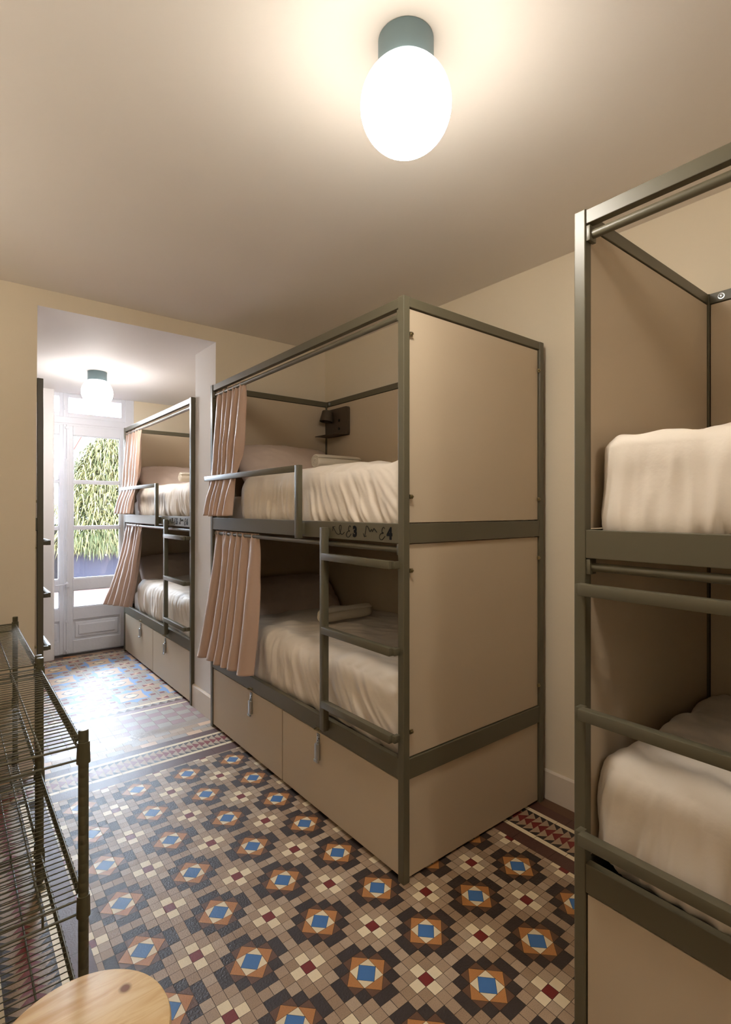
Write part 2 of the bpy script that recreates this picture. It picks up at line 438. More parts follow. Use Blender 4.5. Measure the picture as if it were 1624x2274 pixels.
# bay borders
strip(-.55, 2.42, 4.045, 4.068, 'cream', 'x', .16)
p = -.55
while p < 2.4:
    for k in (0, 1):
        y0 = 4.068+k*.052; y1 = y0+.052
        tile([(p, y0), (p+.06, y0), (p+.03, y1)], 'maroon' if k else 'pink'); tile([(p+.06, y0), (p+.09, y1), (p+.03, y1)], 'pink' if not k else 'grey')
    p += .06
strip(-.55, 2.42, 4.172, 4.2, 'cream', 'x', .16)
BP = .3865; bx = [1.1375+.372*k for k in range(-5, 4)]; by = [5.603-BP*k for k in range(-1, 5)]
blim = (-.55, 2.42, 4.2, 5.87)
for cx_ in bx:
    for cy_ in by:
        hx, hy = .186, BP/2
        for i in range(-2, 2):
            for j in range(-2, 2):
                tile(rect(cx_+i*hx/2, cx_+(i+1)*hx/2, cy_+j*hy/2, cy_+(j+1)*hy/2), rnd.choice(['grey', 'grey', 'tan2']), lim=blim)
        def star(n, r1, r2, m, z, rot=0, ex=1, ey=1):
            pl = []
            for k in range(2*n):
                r = r1 if k % 2 == 0 else r2; a = math.pi*k/n+rot
                pl.append((cx_+ex*r*math.cos(a), cy_+ey*r*math.sin(a)))
            if cy_+r1 > 5.87 or cy_-r1 < 4.2: return
            tile(pl, m, z=z, gap=.0002)
        for k in range(8):
            a = math.pi*k/4+math.pi/8; r = .163
            x, y = cx_+r*math.cos(a), cy_+r*math.sin(a)
            if 4.22 < y < 5.85: tile([(x-.02, y-.016), (x+.02, y-.016), (x+.02, y+.016), (x-.02, y+.016)], 'red', z=.0004)
        star(8, .170, .125, 'sky', .0007); star(4, .145, .088, 'peach', .0010, R(45)); star(4, .10, .06, 'peach', .0011)
        star(4, .062, .05, 'slate', .0014); star(3, .05, .045, 'cream', .0017, 0, 1.05, .9)
        # bow tie on the cell corner
        x, y = cx_+hx, cy_+hy
        if 4.22 < y < 5.85:
            tile([(x-.045, y-.03), (x-.045, y+.03), (x, y)], 'red', z=.0006); tile([(x+.045, y-.03), (x+.045, y+.03), (x, y)], 'red', z=.0006)
            tile([(x-.045, y-.03), (x+.045, y-.03), (x, y)], 'peach', z=.0006); tile([(x-.045, y+.03), (x+.045, y+.03), (x, y)], 'peach', z=.0006)
strip(-.55, 2.42, 5.87, 5.895, 'cream', 'x', .16)
p = -.5
while p < 2.4:
    tile([(p, 5.895), (p+.05, 5.895), (p+.025, 5.94)], 'slate'); tile([(p+.05, 5.895), (p+.075, 5.94), (p+.025, 5.94)], 'tan2'); p += .05
strip(-.55, 2.42, 5.94, 5.985, ['brown', 'maroon', 'tan3'], 'x', .1); strip(-.55, 2.42, 5.985, 6.03, ['orange', 'brown', 'tan3'], 'x', .12)
strip(-.55, 2.42, 6.03, 6.09, ['black', 'maroon', 'brown'], 'x', .1)
quad(fb, [(-1.1, -2.5, -.0016), (2.5, -2.5, -.0016), (2.5, 6.3, -.0016), (-1.1, 6.3, -.0016)], 0)
strip(-1.0, 2.47, -2.45, YE, 'tan', 'x', .2)
me = bpy.data.meshes.new('floor'); fb.to_mesh(me); fb.free()
for n in FM: me.materials.append(M[n])
fo = bpy.data.objects.new('floor', me); C.objects.link(fo); tag(fo, kind='structure')

# ------------------------------------------------------------ french door and transom
D0 = YW; door = empty('door_1', (0, D0, 0), kind='structure')
fr = bmesh.new()
box(fr, .24, .30, 0, .09, 0, 2.70, .004); box(fr, 1.498, 1.588, -.012, .09, 0, 2.70, .004); box(fr, .24, 1.588, -.01, .09, 2.375, 2.445, .006); box(fr, .24, 1.588, .0, .09, 2.69, 2.76, 0)
box(fr, .3, 1.5, -.004, .0, 2.355, 2.378, .002)
link('door_frame', fr, M['door'], door)
thr = bmesh.new(); box(thr, .24, 1.588, .02, .2, -.01, .03, .003); link('threshold', thr, M['door'], door)
def leaf(x0, x1, name='door_leaf'):
    bm = bmesh.new(); s = .042; t0, t1 = 0.0, .045
    box(bm, x0, x0+s, t0, t1, .012, 2.365, .004); box(bm, x1-s, x1, t0, t1, .012, 2.365, .004)
    box(bm, x0+s, x1-s, t0, t1, 2.262, 2.365, .003); box(bm, x0+s, x1-s, t0, t1, .66, .775, .003)
    box(bm, x0+s, x1-s, t0, t1, .355, .48, .003); box(bm, x0+s, x1-s, t0, t1, .012, .14, .003)
    box(bm, x0+s, x1-s, .006, t1-.006, 1.768, 1.79, .003); box(bm, x0+s, x1-s, .006, t1-.006, 1.292, 1.314, .003)
    # glazing beads
    for z0, z1 in ((.775, 1.292), (1.314, 1.768), (1.79, 2.262), (.48, .66)):
        box(bm, x0+s, x0+s+.01, .008, .03, z0, z1, .002); box(bm, x1-s-.01, x1-s, .008, .03, z0, z1, .002)
        box(bm, x0+s, x1-s, .008, .03, z0, z0+.01, .002); box(bm, x0+s, x1-s, .008, .03, z1-.01, z1, .002)
    lf = link(name, bm, M['door'], door)
    pb = bmesh.new(); box(pb, x0+s, x1-s, .018, .03, .14, .355)
    a0, a1, b0, b1 = x0+s+.02, x1-s-.02, .165, .33
    box(pb, a0, a1, .008, .02, b0, b1, .006); box(pb, a0+.03, a1-.03, -.002, .012, b0+.03, b1-.03, .007)
    link('raised_panel', pb, M['door'], lf)
    for z0, z1 in ((.775, 1.292), (1.314, 1.768), (1.79, 2.262), (.48, .66)):
        g = bmesh.new(); box(g, x0+s, x1-s, .02, .024, z0, z1); link('glass_pane', g, M['glass'], lf)
    return lf
rl = leaf(.953, 1.492); ll = leaf(.306, .915)
am = bmesh.new(); box(am, .905, .962, -.012, .03, .012, 2.365, .005); link('meeting_stile', am, M['door'], door)
rod = bmesh.new(); tube(rod, [(.936, -.02, .02), (.936, -.02, 2.36)], .0065, 8)
for z in (.05, .35, .72, 1.2, 1.6, 2.0, 2.33): box(rod, .92, .952, -.026, -.01, z-.012, z+.012, .002)
tube(rod, [(.936, -.03, .735), (.90, -.05, .73), (.83, -.05, .725)], .007, 8); lathe(rod, [(0, .70), (.014, .702), (.016, .735), (0, .76)], 12, .936, -.03)
autosmooth(link('espagnolette_bolt', rod, M['door'], door))
# transom
tr = empty('window_1', (0, D0, 0), kind='structure')
bm = bmesh.new()
def sash(x0, x1):
    s = .04
    box(bm, x0, x0+s, .0, .05, 2.445, 2.69, .003); box(bm, x1-s, x1, .0, .05, 2.445, 2.69, .003)
    box(bm, x0+s, x1-s, .0, .05, 2.445, 2.49, .003); box(bm, x0+s, x1-s, .0, .05, 2.65, 2.69, .003)
sash(.915, 1.50); sash(.30, .913); box(bm, .905, .935, -.012, .01, 2.44, 2.69, .003); box(bm, .912, .928, -.02, -.01, 2.51, 2.56, .003)
link('window_frame', bm, M['door'], tr)
for x0, x1 in ((.955, 1.46), (.34, .873)):
    g = bmesh.new(); box(g, x0, x1, .02, .024, 2.49, 2.65); link('glass_pane', g, M['glass'], tr)
struct('lintel_window', [(-.6, 2.5, YW+.09, YW+.2, 2.69, 2.9)], M['bay']).name = 'trim_2'

# ------------------------------------------------------------ outside
ter = struct('terrace', [(-12, 16, YW+.2, 22, -.12, -.02)], M['terrace']); ter.name = 'ground_terrace'
struct('trim_3', [(-9, 1.2, 16, 16.3, -.02, 2.2)], M['housewall'])
struct('wall_facade', [(-9, 9, YW+.2, YW+.4, 2.9, 10), (-9, -.55, YW+.2, YW+.4, -.1, 2.9), (2.45, 9, YW+.2, YW+.4, -.1, 2.9)], M['housewall'])  # unseen facade, built tall to keep sky light off the shrub
pl = empty('planter', (1.95, 12, -.02), 'large slate-blue planter box standing on the terrace outside the glazed door', 'planter')
bm = bmesh.new(); box(bm, 0, 2.4, 0, .9, .08, .97, .015); box(bm, .05, 2.35, .05, .85, 0, .08, .005); link('planter_box', bm, M['planter'], pl)
bm = bmesh.new(); box(bm, .04, 2.36, .04, .86, .95, .975); link('soil', bm, M['planter2'], pl)
for x in (.3, .62):
    bm = bmesh.new(); lathe(bm, [(0, 0), (.018, 0), (.018, .006), (0, .008)], 12)
    bmesh.ops.rotate(bm, verts=bm.verts, matrix=Matrix.Rotation(R(90), 3, 'X')); bmesh.ops.translate(bm, verts=bm.verts, vec=(x, 0, .55))
    link('screw_head', bm, M['zinc'], pl)
b2 = empty('storage_bin', (1.55, 12.3, -.02), 'black bin on the terrace at the left end of the planter', 'bin')
bm = bmesh.new(); box(bm, 0, .36, 0, .5, 0, 1.15, .03); link('bin_body', bm, M['planter2'], b2); bm = bmesh.new(); box(bm, -.02, .38, -.02, .52, 1.15, 1.2, .015); link('bin_lid', bm, M['planter2'], b2)
bm = bmesh.new(); tube(bm, [(1.80, 11.9, .0), (1.84, 11.9, .4), (1.93, 11.93, .8), (2.05, 11.95, 1.03), (2.12, 11.97, 1.2)], .014, 8)
tag(link('garden_hose', bm, M['zinc']), 'thin grey hose curving up beside the slate-blue planter', 'hose')
# shrub: thousands of drooping blades
sh = empty('hanging_shrub', (2.72, 12.35, .95), 'feathery yellow-green shrub with drooping leaves growing from the slate-blue planter', 'shrub')
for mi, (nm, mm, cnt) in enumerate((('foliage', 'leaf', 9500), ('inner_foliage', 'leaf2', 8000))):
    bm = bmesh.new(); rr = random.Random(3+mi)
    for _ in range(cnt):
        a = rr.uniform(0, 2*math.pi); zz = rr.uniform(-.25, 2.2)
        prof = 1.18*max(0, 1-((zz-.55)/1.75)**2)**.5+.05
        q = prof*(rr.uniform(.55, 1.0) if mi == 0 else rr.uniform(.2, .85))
        x = q*math.cos(a)*.88-.12*(1-zz/2.2)+.28*(zz/2.2); y = q*math.sin(a)*.45
        if zz < .1 and y > -.38: y = -.40-rr.random()*.12
        L = rr.uniform(.12, .28); az = math.atan2(y, x)+rr.gauss(0, .8); up_ = rr.uniform(0, 1.1)
        wv = rr.uniform(.010, .022); d = Vector((math.cos(az), math.sin(az), 0)); sd = Vector((-d.y, d.x, 0))
        prev = None; p = Vector((x, y, zz))
        for k in range(4):
            t = k/3; pos = p+d*L*t*.8+Vector((0, 0, L*(up_*t-1.25*t*t))); ww = wv*(1-t)**.7+.0008
            cur = (bm.verts.new(pos+sd*ww), bm.verts.new(pos-sd*ww))
            if prev: bm.faces.new((prev[0], prev[1], cur[1], cur[0]))
            prev = cur
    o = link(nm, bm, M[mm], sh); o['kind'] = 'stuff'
bm = bmesh.new(); rr = random.Random(5)
for k in range(9): tube(bm, [(rr.uniform(-.6, .6), rr.uniform(-.15, .15), -.02), (rr.uniform(-.7, .7), 0, .6), (rr.uniform(-.8, .8), 0, 1.3)], .02, 6)
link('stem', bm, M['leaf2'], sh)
bm = bmesh.new(); tube(bm, [(1.85, 11.6, 2.55), (2.25, 11.6, 3.35)], .014, 8)
for s in (0, 1): pass
tag(link('parasol_arm', bm, M['redpaint']), 'thin red slanting bar seen through the upper pane of the glazed door', 'pole')

# ------------------------------------------------------------ bunk beds
PW = .034; LEN = 1.968; WID = .978; HT = 2.353
TR = .040; LZ0, LZ1 = .411, .493; UZ0, UZ1 = 1.360, 1.440
def marks(parent, tx, sy):
    """hand-drawn arrows and numbers painted on the upper deck rail; local y measured from ladder end"""
    pass
def digit_mesh(txt, size):
    cu = bpy.data.curves.new('digit', 'FONT'); cu.body = txt; cu.size = size; cu.offset = size*.06; cu.extrude = .0004; cu.resolution_u = 4
    ob = bpy.data.objects.new('digit_tmp', cu); C.objects.link(ob)
    dg = bpy.context.evaluated_depsgraph_get(); me = bpy.data.meshes.new_from_object(ob.evaluated_get(dg))
    bpy.data.objects.remove(ob); return me

class Bed:
    """local frame: x 0 (open front) .. WID (wall side), y 0 (ladder end) .. LEN (pillow end)"""
    def __init__(s, ox, oy, sx, sy, label, digits=None, lockers=True):
        s.ox, s.oy, s.sx, s.sy = ox, oy, sx, sy
        s.root = empty('bunk_bed', (ox, oy, 0), label, 'bunk bed', 'steel framed bunk beds'); s.build(digits)
    def B(s, name, x0, x1, y0, y1, z0, z1, m, parent=None, bev=.0018):
        return rbox(name, (x0*s.sx, x1*s.sx, y0*s.sy, y1*s.sy, z0, z1), M[m], parent or s.root, bev)
    def world(s, x, y, z=0): return Vector((s.ox+s.sx*x, s.oy+s.sy*y, z))
    def add(s, name, bm, m, parent=None, smooth=True):
        for v in bm.verts: v.co.x *= s.sx; v.co.y *= s.sy
        if s.sx*s.sy < 0: bmesh.ops.reverse_faces(bm, faces=bm.faces)
        o = link(name, bm, M[m], parent or s.root)
        if smooth: autosmooth(o, 35)
        return o
    def bolt(s, parent, p, axis, r=.0075, m='brass'):
        bm = bmesh.new(); lathe(bm, [(0, 0), (r*1.5, 0), (r*1.5, .002), (r, .0022), (r, .007), (r*.5, .0085), (0, .0085)], 12)
        if axis == '-y': rot = Matrix.Rotation(R(90), 3, 'X')
        elif axis == '+y': rot = Matrix.Rotation(R(-90), 3, 'X')
        elif axis == '-x': rot = Matrix.Rotation(R(-90), 3, 'Y')
        bmesh.ops.rotate(bm, verts=bm.verts, matrix=rot); bmesh.ops.translate(bm, verts=bm.verts, vec=p)
        s.add('bolt', bm, m, parent)
    def clipbolt(s, parent, x, z, dx):
        bm = bmesh.new(); box(bm, x, x+dx*.016, -.001, .006, z-.009, z+.009, .002)
        lathe_b = bmesh.new(); lathe(bm, [(0, 0), (.005, 0), (.005, .007), (0, .008)], 10, 0, 0)
        vs = [v for v in bm.verts if abs(v.co.x) < .006 and abs(v.co.y) < .0061 and v.co.z < .009]
        lathe_b.free()
        bmesh.ops.rotate(bm, verts=vs, matrix=Matrix.Rotation(R(90), 3, 'X')); bmesh.ops.translate(bm, verts=vs, vec=(x+dx*.009, .0, z))
        s.add('bolt', bm, 'brass', parent)
    def build(s, digits):
        B = s.B; W, L, H = WID, LEN, HT
        for x in (0, W-PW):
            for y in (0, L-PW): B('post', x, x+PW, y, y+PW, 0, H, 'frame', bev=.003)
        # top rails
        r_front = B('top_rail', .004, PW-.002, PW, L-PW, H-TR-.003, H-.003, 'frame')
        r_back = B('top_rail', W-PW+.004, W-.004, PW, L-PW, H-TR, H-.001, 'frame')
        for y in (0, L-PW): B('top_rail', PW, W-PW, y+.002, y+PW-.004, H-TR, H-.001, 'frame')
        for y in (PW+.04, L-PW-.04): s.bolt(r_back, (W-PW+.004, y, H-.021), '-x', r=.008, m='zinc')
        # deck rails
        def deck(z0, z1):
            f = B('deck_rail', .002, .028, PW, L-PW, z0, z1, 'frame'); B('deck_rail', W-.03, W-.004, PW, L-PW, z0, z1, 'frame')
            for y in (0, L-PW): B('deck_rail', PW, W-PW, y+.003, y+PW-.003, z0, z1, 'frame')
            B('deck_board', .028, W-.03, PW, L-PW, z0+.01, z0+.028, 'gap', bev=0)
            return f
        fl_ = deck(LZ0, LZ1); fu = deck(UZ0, UZ1)
        # infill panels, ends and back
        for y0, y1, near in ((.012, .027, True), (L-.027, L-.012, False)):
            for z0, z1, nb in ((UZ1+.004, H-TR-.004, True), (LZ1+.004, UZ0-.004, True), (.012, LZ0-.004, False)):
                p = B('end_panel', PW+.003, W-PW-.003, y0, y1, z0, z1, 'panel', bev=.001)
                if nb and near:
                    for zz in (z0+.105, z1-.105):
                        s.clipbolt(p, PW+.002, zz, 1); s.clipbolt(p, W-PW-.002, zz, -1)
        for z0, z1 in ((UZ1+.004, H-TR-.004), (LZ1+.004, UZ0-.004)):
            B('back_panel', W-.027, W-.012, PW+.003, L-PW-.003, z0, z1, 'panel', bev=.001)
        # lockers under the lower bunk
        B('kick_shade', .05, .06, PW, L-PW, 0, LZ0, 'gap', bev=0)  # black sheet, shade of the gap under the doors put into colour
        mid = .978
        for i, (y0, y1, hy) in enumerate(((PW+.004, mid-.004, .618), (mid+.006, L-PW-.004, 1.348))):
            d = B('locker_door', .006, .024, y0, y1, .022, LZ0-.006, 'panel', bev=.0012)
            if s is None: continue
            bm = bmesh.new()
            box(bm, -.0005, .006, hy-.011, hy+.011, .355, .398, .001); box(bm, -.013, .004, hy-.015, hy+.015, .27, .352, .005)
            box(bm, -.016, -.006, hy-.017, hy+.017, .262, .275, .002); box(bm, -.008, .004, hy-.005, hy+.005, .345, .362, .002)
            h = s.add('hasp', bm, 'zinc', d)
            bm = bmesh.new(); tube(bm, [(-.001, hy-.01, .378), (-.003, hy-.01, .378)], .003, 8); tube(bm, [(-.001, hy, .39), (-.002, hy, .39)], .0028, 8); tube(bm, [(-.001, hy, .366), (-.002, hy, .366)], .0028, 8)
            s.add('screw_hole', bm, 'socket', h)
            bm = bmesh.new(); tube(bm, [(.004, hy+.012, .422), (-.016, hy+.010, .424), (-.02, hy, .424), (-.016, hy-.010, .424), (.004, hy-.012, .422)], .0028, 8)
            box(bm, -.001, .003, hy-.02, hy+.02, .416, .43, .001)
            s.add('staple', bm, 'brass', d)
        # curtain rods with brackets
        for z in (H-.072, UZ0-.026):
            bm = bmesh.new(); tube(bm, [(.022, PW+.01, z), (.022, L-PW-.01, z)], .0125, 14)
            rd = s.add('curtain_rod', bm, 'frame')
            for y in (PW, L-PW-.012):
                bm = bmesh.new(); box(bm, .004, .040, y, y+.012, z-.02, z+.024, .002); lathe(bm, [(0, 0)]*1, 6) if False else None
                s.add('rod_bracket', bm, 'frame', rd)
        # guard rail near the pillow end
        bm = bmesh.new(); gy = .738; g0, g1 = -.040, -.014
        box(bm, g0, g1, gy, gy+.036, 1.352, 1.722, .002); box(bm, g0, g1, gy+.034, L+.012, 1.690, 1.722, .002)
        box(bm, g1-.001, .003, gy+.004, gy+.032, 1.37, 1.43, .001); box(bm, g1-.001, .001, L-.03, L, 1.695, 1.718, .001)
        s.add('guard_rail', bm, 'frame')
        # ladder
        ly = .518
        bm = bmesh.new(); box(bm, -.034, -.004, ly, ly+.034, .448, 1.412, .002); box(bm, -.005, .003, ly+.004, ly+.03, 1.37, 1.405, 0); box(bm, -.005, .003, ly+.004, ly+.03, .455, .487, 0)
        ld = s.add('ladder_stile', bm, 'frame')
        for z in (1.275, .928, .580):
            bm = bmesh.new(); y0 = PW-.002 if s.sy > 0 else -.0 + .052 - .052
            box(bm, -.046, -.016, .036 if s.sy > 0 else .036, ly+.004, z-.016, z+.016, .002); box(bm, -.03, .0, .02, .04, z-.014, z+.014, .001)
            s.add('ladder_rung', bm, 'frame', ld)
        # painted numbers
        if digits:
            def crv(name, pts, r=.0011):
                P = []
                n = len(pts)
                for i in range(n-1):
                    p0 = pts[max(i-1, 0)]; p1 = pts[i]; p2 = pts[i+1]; p3 = pts[min(i+2, n-1)]
                    for k in range(6):
                        t = k/6
                        f = lambda a, b, c, d: .5*((2*b)+(-a+c)*t+(2*a-5*b+4*c-d)*t*t+(-a+3*b-3*c+d)*t**3)
                        P.append((.0014, f(p0[0], p1[0], p2[0], p3[0]), f(p0[1], p1[1], p2[1], p3[1])))
                P.append((.0014, pts[-1][0], pts[-1][1]))
                return P
            # pixel-like marks converted to (y,z): u right in photo = smaller y
            def uv(pl, y_left, y_right, zt, zb):
                return [(y_left+(y_right-y_left)*u, zt+(zb-zt)*v) for u, v in pl]
            o_ = 1.532
            ar1 = uv([(0, .22), (.12, .5), (.28, .85), (.48, 1.0), (.62, .85), (.70, .45), (.72, .1), (.62, 0), (.55, .25), (.62, .7), (.78, .98), (1, .72)], 2.022-o_, 1.932-o_, 1.425, 1.381)
            ah1 = uv([(0, .65), (0, .2), (.2, .18)], 2.024-o_, 1.932-o_, 1.425, 1.381)
            E = [(.9, .12), (.72, 0), (.5, .12), (.42, .35), (.58, .5), (.66, .46), (.5, .45), (.15, .6), (0, .82), (.15, 1), (.5, 1), (.95, .72)]
            E1 = uv(E, 1.917-o_, 1.879-o_, 1.424, 1.373)
            ar2 = uv([(.1, .95), (.18, .4), (.22, .05), (.34, .1), (.46, .42), (.52, .5), (.62, .3), (.68, .5), (.78, .22), (.86, .3), (1, .55)], 1.792-o_, 1.700-o_, 1.427, 1.378)
            ah2 = uv([(0, .7), (.08, 1.0), (.22, .92)], 1.792-o_, 1.700-o_, 1.427, 1.378)
            E2 = uv(E, 1.683-o_, 1.645-o_, 1.424, 1.372)
            for nm, pts in (('painted_arrow', [ar1, ah1]), ('painted_letter', [E1]), ('painted_arrow', [ar2, ah2]), ('painted_letter', [E2])):
                bm = bmesh.new()
                for q in pts:
                    tube(bm, crv(nm, q) if len(q) > 3 else [(.0014, a, b) for a, b in q], .0014, 6)
                s.add(nm, bm, 'ink', fu)
            for dch, yc in ((digits[0], 1.8535), (digits[1], 1.619)):
                me = digit_mesh(dch, .072); bm = bmesh.new(); bm.from_mesh(me)
                xs_ = [v.co.x for v in bm.verts]; cxm = (min(xs_)+max(xs_))/2; ysm = [v.co.y for v in bm.verts]; cym = (min(ysm)+max(ysm))/2
                hh = max(ysm)-min(ysm)
                for v in bm.verts:
                    x, y, z = v.co; v.co = Vector((.0014-z, (yc-o_)-(x-cxm)*(.052/hh)*.95, 1.399+(y-cym)*(.052/hh)))
                bmesh.ops.recalc_face_normals(bm, faces=bm.faces)
                for v in bm.verts: v.co.x *= s.sx; v.co.y *= s.sy
                link('painted_number', bm, M['ink'], fu)

bed_mid = Bed(1.412, 1.532, 1, 1, 'steel-framed beige bunk bed standing whole in the middle, painted 3 and 4', ('3', '4'))
bed_far = Bed(1.437, 3.940, 1, 1, 'steel-framed beige bunk bed beside the glazed door in the far bay, painted 5 and 6', ('5', '6'))
bed_near = Bed(1.412, .807, 1, -1, 'nearest steel-framed bunk bed, cut off by the right edge of the photo')
bed_left = Bed(.480, 3.990, -1, 1, 'bunk bed behind the left wall edge, only its post and rung ends showing')

# ------------------------------------------------------------ bedding
def roundbox(L, W_, z0, z1, r, seed, nx=230, ny=100, nzn=34, crown=.03, wr=.006, puff=.012, bottom=True):
    """rounded, wrinkled cushion volume; origin at corner; returns bmesh. x across (W_), y along (L)"""
    bm = bmesh.new(); H_ = z1-z0
    cache = {}
    def P(x, y, z):
        k = (round(x, 5), round(y, 5), round(z, 5))
        if k in cache: return cache[k]
        rp = r*.62; rb = min(r, H_*.3)
        p = Vector((x, y, z)); q = Vector((min(max(x, rp), W_-rp), min(max(y, rp), L-rp), min(max(z, rb), H_-r)))
        d = p-q
        if d.length > 1e-6:
            rz = r if p.z > q.z else rb
            nn = Vector((d.x/rp, d.y/rp, d.z/rz)).normalized()
            p = q+Vector((nn.x*rp, nn.y*rp, nn.z*rz)); d = Vector((nn.x/rp, nn.y/rp, nn.z/rz)).normalized()
        else: d = Vector((0, 0, 1))
        u = (x/W_-.5)*2; v = (y/L-.5)*2
        top = max(0, d.z) if z > H_*.5 else 0
        p.z += crown*(1-u*u)*(1-v*v*v*v)*(z/H_)
        side = 1-abs(d.z)
        n = puff*(nz(x*2.2, y*2.2, z*3, seed)+.5*nz(x*6, y*6, z*6, seed+1))
        # vertical folds on the sides, stronger toward the hem
        sk = .35*math.sin(y*3+x*4+seed)+.25
        f1 = 1-2.2*abs(nz((y-sk*z)*15+x*13, x*9, z*2.2, seed+2)); f2 = nz((y-sk*1.5*z)*34, x*34, z*5, seed+3)
        fold = wr*(1.15*(f1-.5)+.55*f2)*(.30+.70*(1-z/H_))*side
        tf = wr*.9*(nz(x*9+y*3, y*5-x*4, 0, seed+4)+.5*nz(x*22+y*14, y*10, 0, seed+5)-.4*abs(nz(x*5-y*7, y*6, 3, seed+6)))*(1-side)
        p += d*(n+fold+tf); p.z += z0
        vv = bm.verts.new(p); cache[k] = vv; return vv
    X = [W_*i/ny for i in range(ny+1)]; Y = [L*i/nx for i in range(nx+1)]; Z = [H_*i/nzn for i in range(nzn+1)]
    for i in range(ny):
        for j in range(nx):
            bm.faces.new((P(X[i], Y[j], H_), P(X[i+1], Y[j], H_), P(X[i+1], Y[j+1], H_), P(X[i], Y[j+1], H_)))
            if bottom: bm.faces.new((P(X[i], Y[j], 0), P(X[i], Y[j+1], 0), P(X[i+1], Y[j+1], 0), P(X[i+1], Y[j], 0)))
    for j in range(nx):
        for k in range(nzn):
            bm.faces.new((P(0, Y[j], Z[k]), P(0, Y[j], Z[k+1]), P(0, Y[j+1], Z[k+1]), P(0, Y[j+1], Z[k])))
            bm.faces.new((P(W_, Y[j], Z[k]), P(W_, Y[j+1], Z[k]), P(W_, Y[j+1], Z[k+1]), P(W_, Y[j], Z[k+1])))
    for i in range(ny):
        for k in range(nzn):
            bm.faces.new((P(X[i], 0, Z[k]), P(X[i+1], 0, Z[k]), P(X[i+1], 0, Z[k+1]), P(X[i], 0, Z[k+1])))
            bm.faces.new((P(X[i], L, Z[k]), P(X[i], L, Z[k+1]), P(X[i+1], L, Z[k+1]), P(X[i+1], L, Z[k])))
    return bm

def place(bed, bm, name, m, x, y, z, label, cat, group=None):
    if bed.sy < 0 or bed.sx < 0:
        for v in bm.verts: v.co.x *= bed.sx; v.co.y *= bed.sy
        if bed.sx*bed.sy < 0: bmesh.ops.reverse_faces(bm, faces=bm.faces)
    o = link(name, bm, M[m], smooth=True); o.location = bed.world(x, y, z)
    return tag(o, label, cat, group)

def bedding(bed, lower, seed, who, duv_len, crown):
    z = (LZ0 if lower else UZ0)+.03
    bm = roundbox(1.80, .82, 0, .19, .05, seed, nx=60, ny=28, nzn=8, crown=.0, wr=.004, puff=.004)
    place(bed, bm, 'mattress', 'sheet', .075, .07, z, 'white sheeted mattress under the duvet, '+who, 'mattress', 'sheeted mattresses')
    # duvet is an open shell over the mattress
    h = .365 if lower else .315
    bm = roundbox(duv_len, .905, 0, h, .12 if lower else .10, seed+9, crown=crown, bottom=False, wr=.016, puff=.020)
    place(bed, bm, 'duvet', 'duvet', .034, .036, z+.004-(.012 if lower else 0), 'white puffy duvet, '+who, 'duvet', 'white duvets')

def pillow_bm(w_, h_, t_, seed):
    bm = bmesh.new(); n = 40; m_ = 30; vs = {}
    for side in (1, -1):
        for i in range(n+1):
            for j in range(m_+1):
                a = -1+2*i/n; b = -1+2*j/m_
                edge = i in (0, n) or j in (0, m_)
                if side == -1 and edge: vs[(side, i, j)] = vs[(1, i, j)]; continue
                th = t_*.5*(max(0, 1-abs(a)**2.6)*max(0, 1-abs(b)**2.6))**.42
                px_ = a*w_*.5*(1-.05*b*b); py_ = b*h_*.5*(1-.06*a*a)
                ca = .012*nz(a*2.5, b*2.5, side, seed)+.012*abs(nz(a*5+b*2, b*4, side, seed+1))*(1 if not edge else .4)
                vs[(side, i, j)] = bm.verts.new((px_, side*(th+ca), py_))
        for i in range(n):
            for j in range(m_):
                q = [vs[(side, i, j)], vs[(side, i+1, j)], vs[(side, i+1, j+1)], vs[(side, i, j+1)]]
                bm.faces.new(q if side == -1 else q[::-1])
    return bm

def pillow(bed, lower, seed, who):
    z = (LZ0 if lower else UZ0)+.03+.20
    bm = pillow_bm(.80, .44, .17, seed)
    bmesh.ops.rotate(bm, verts=bm.verts, matrix=Matrix.Rotation(R(-42), 3, 'X'))
    lo = min(v.co.z for v in bm.verts); hi_ = max(v.co.y for v in bm.verts)
    bmesh.ops.translate(bm, verts=bm.verts, vec=(0, -hi_, -lo))
    place(bed, bm, 'pillow', 'pillow', .505, LEN-.045, z+.006, 'pale pillow propped at the head end, '+who, 'pillow', 'bunk pillows')

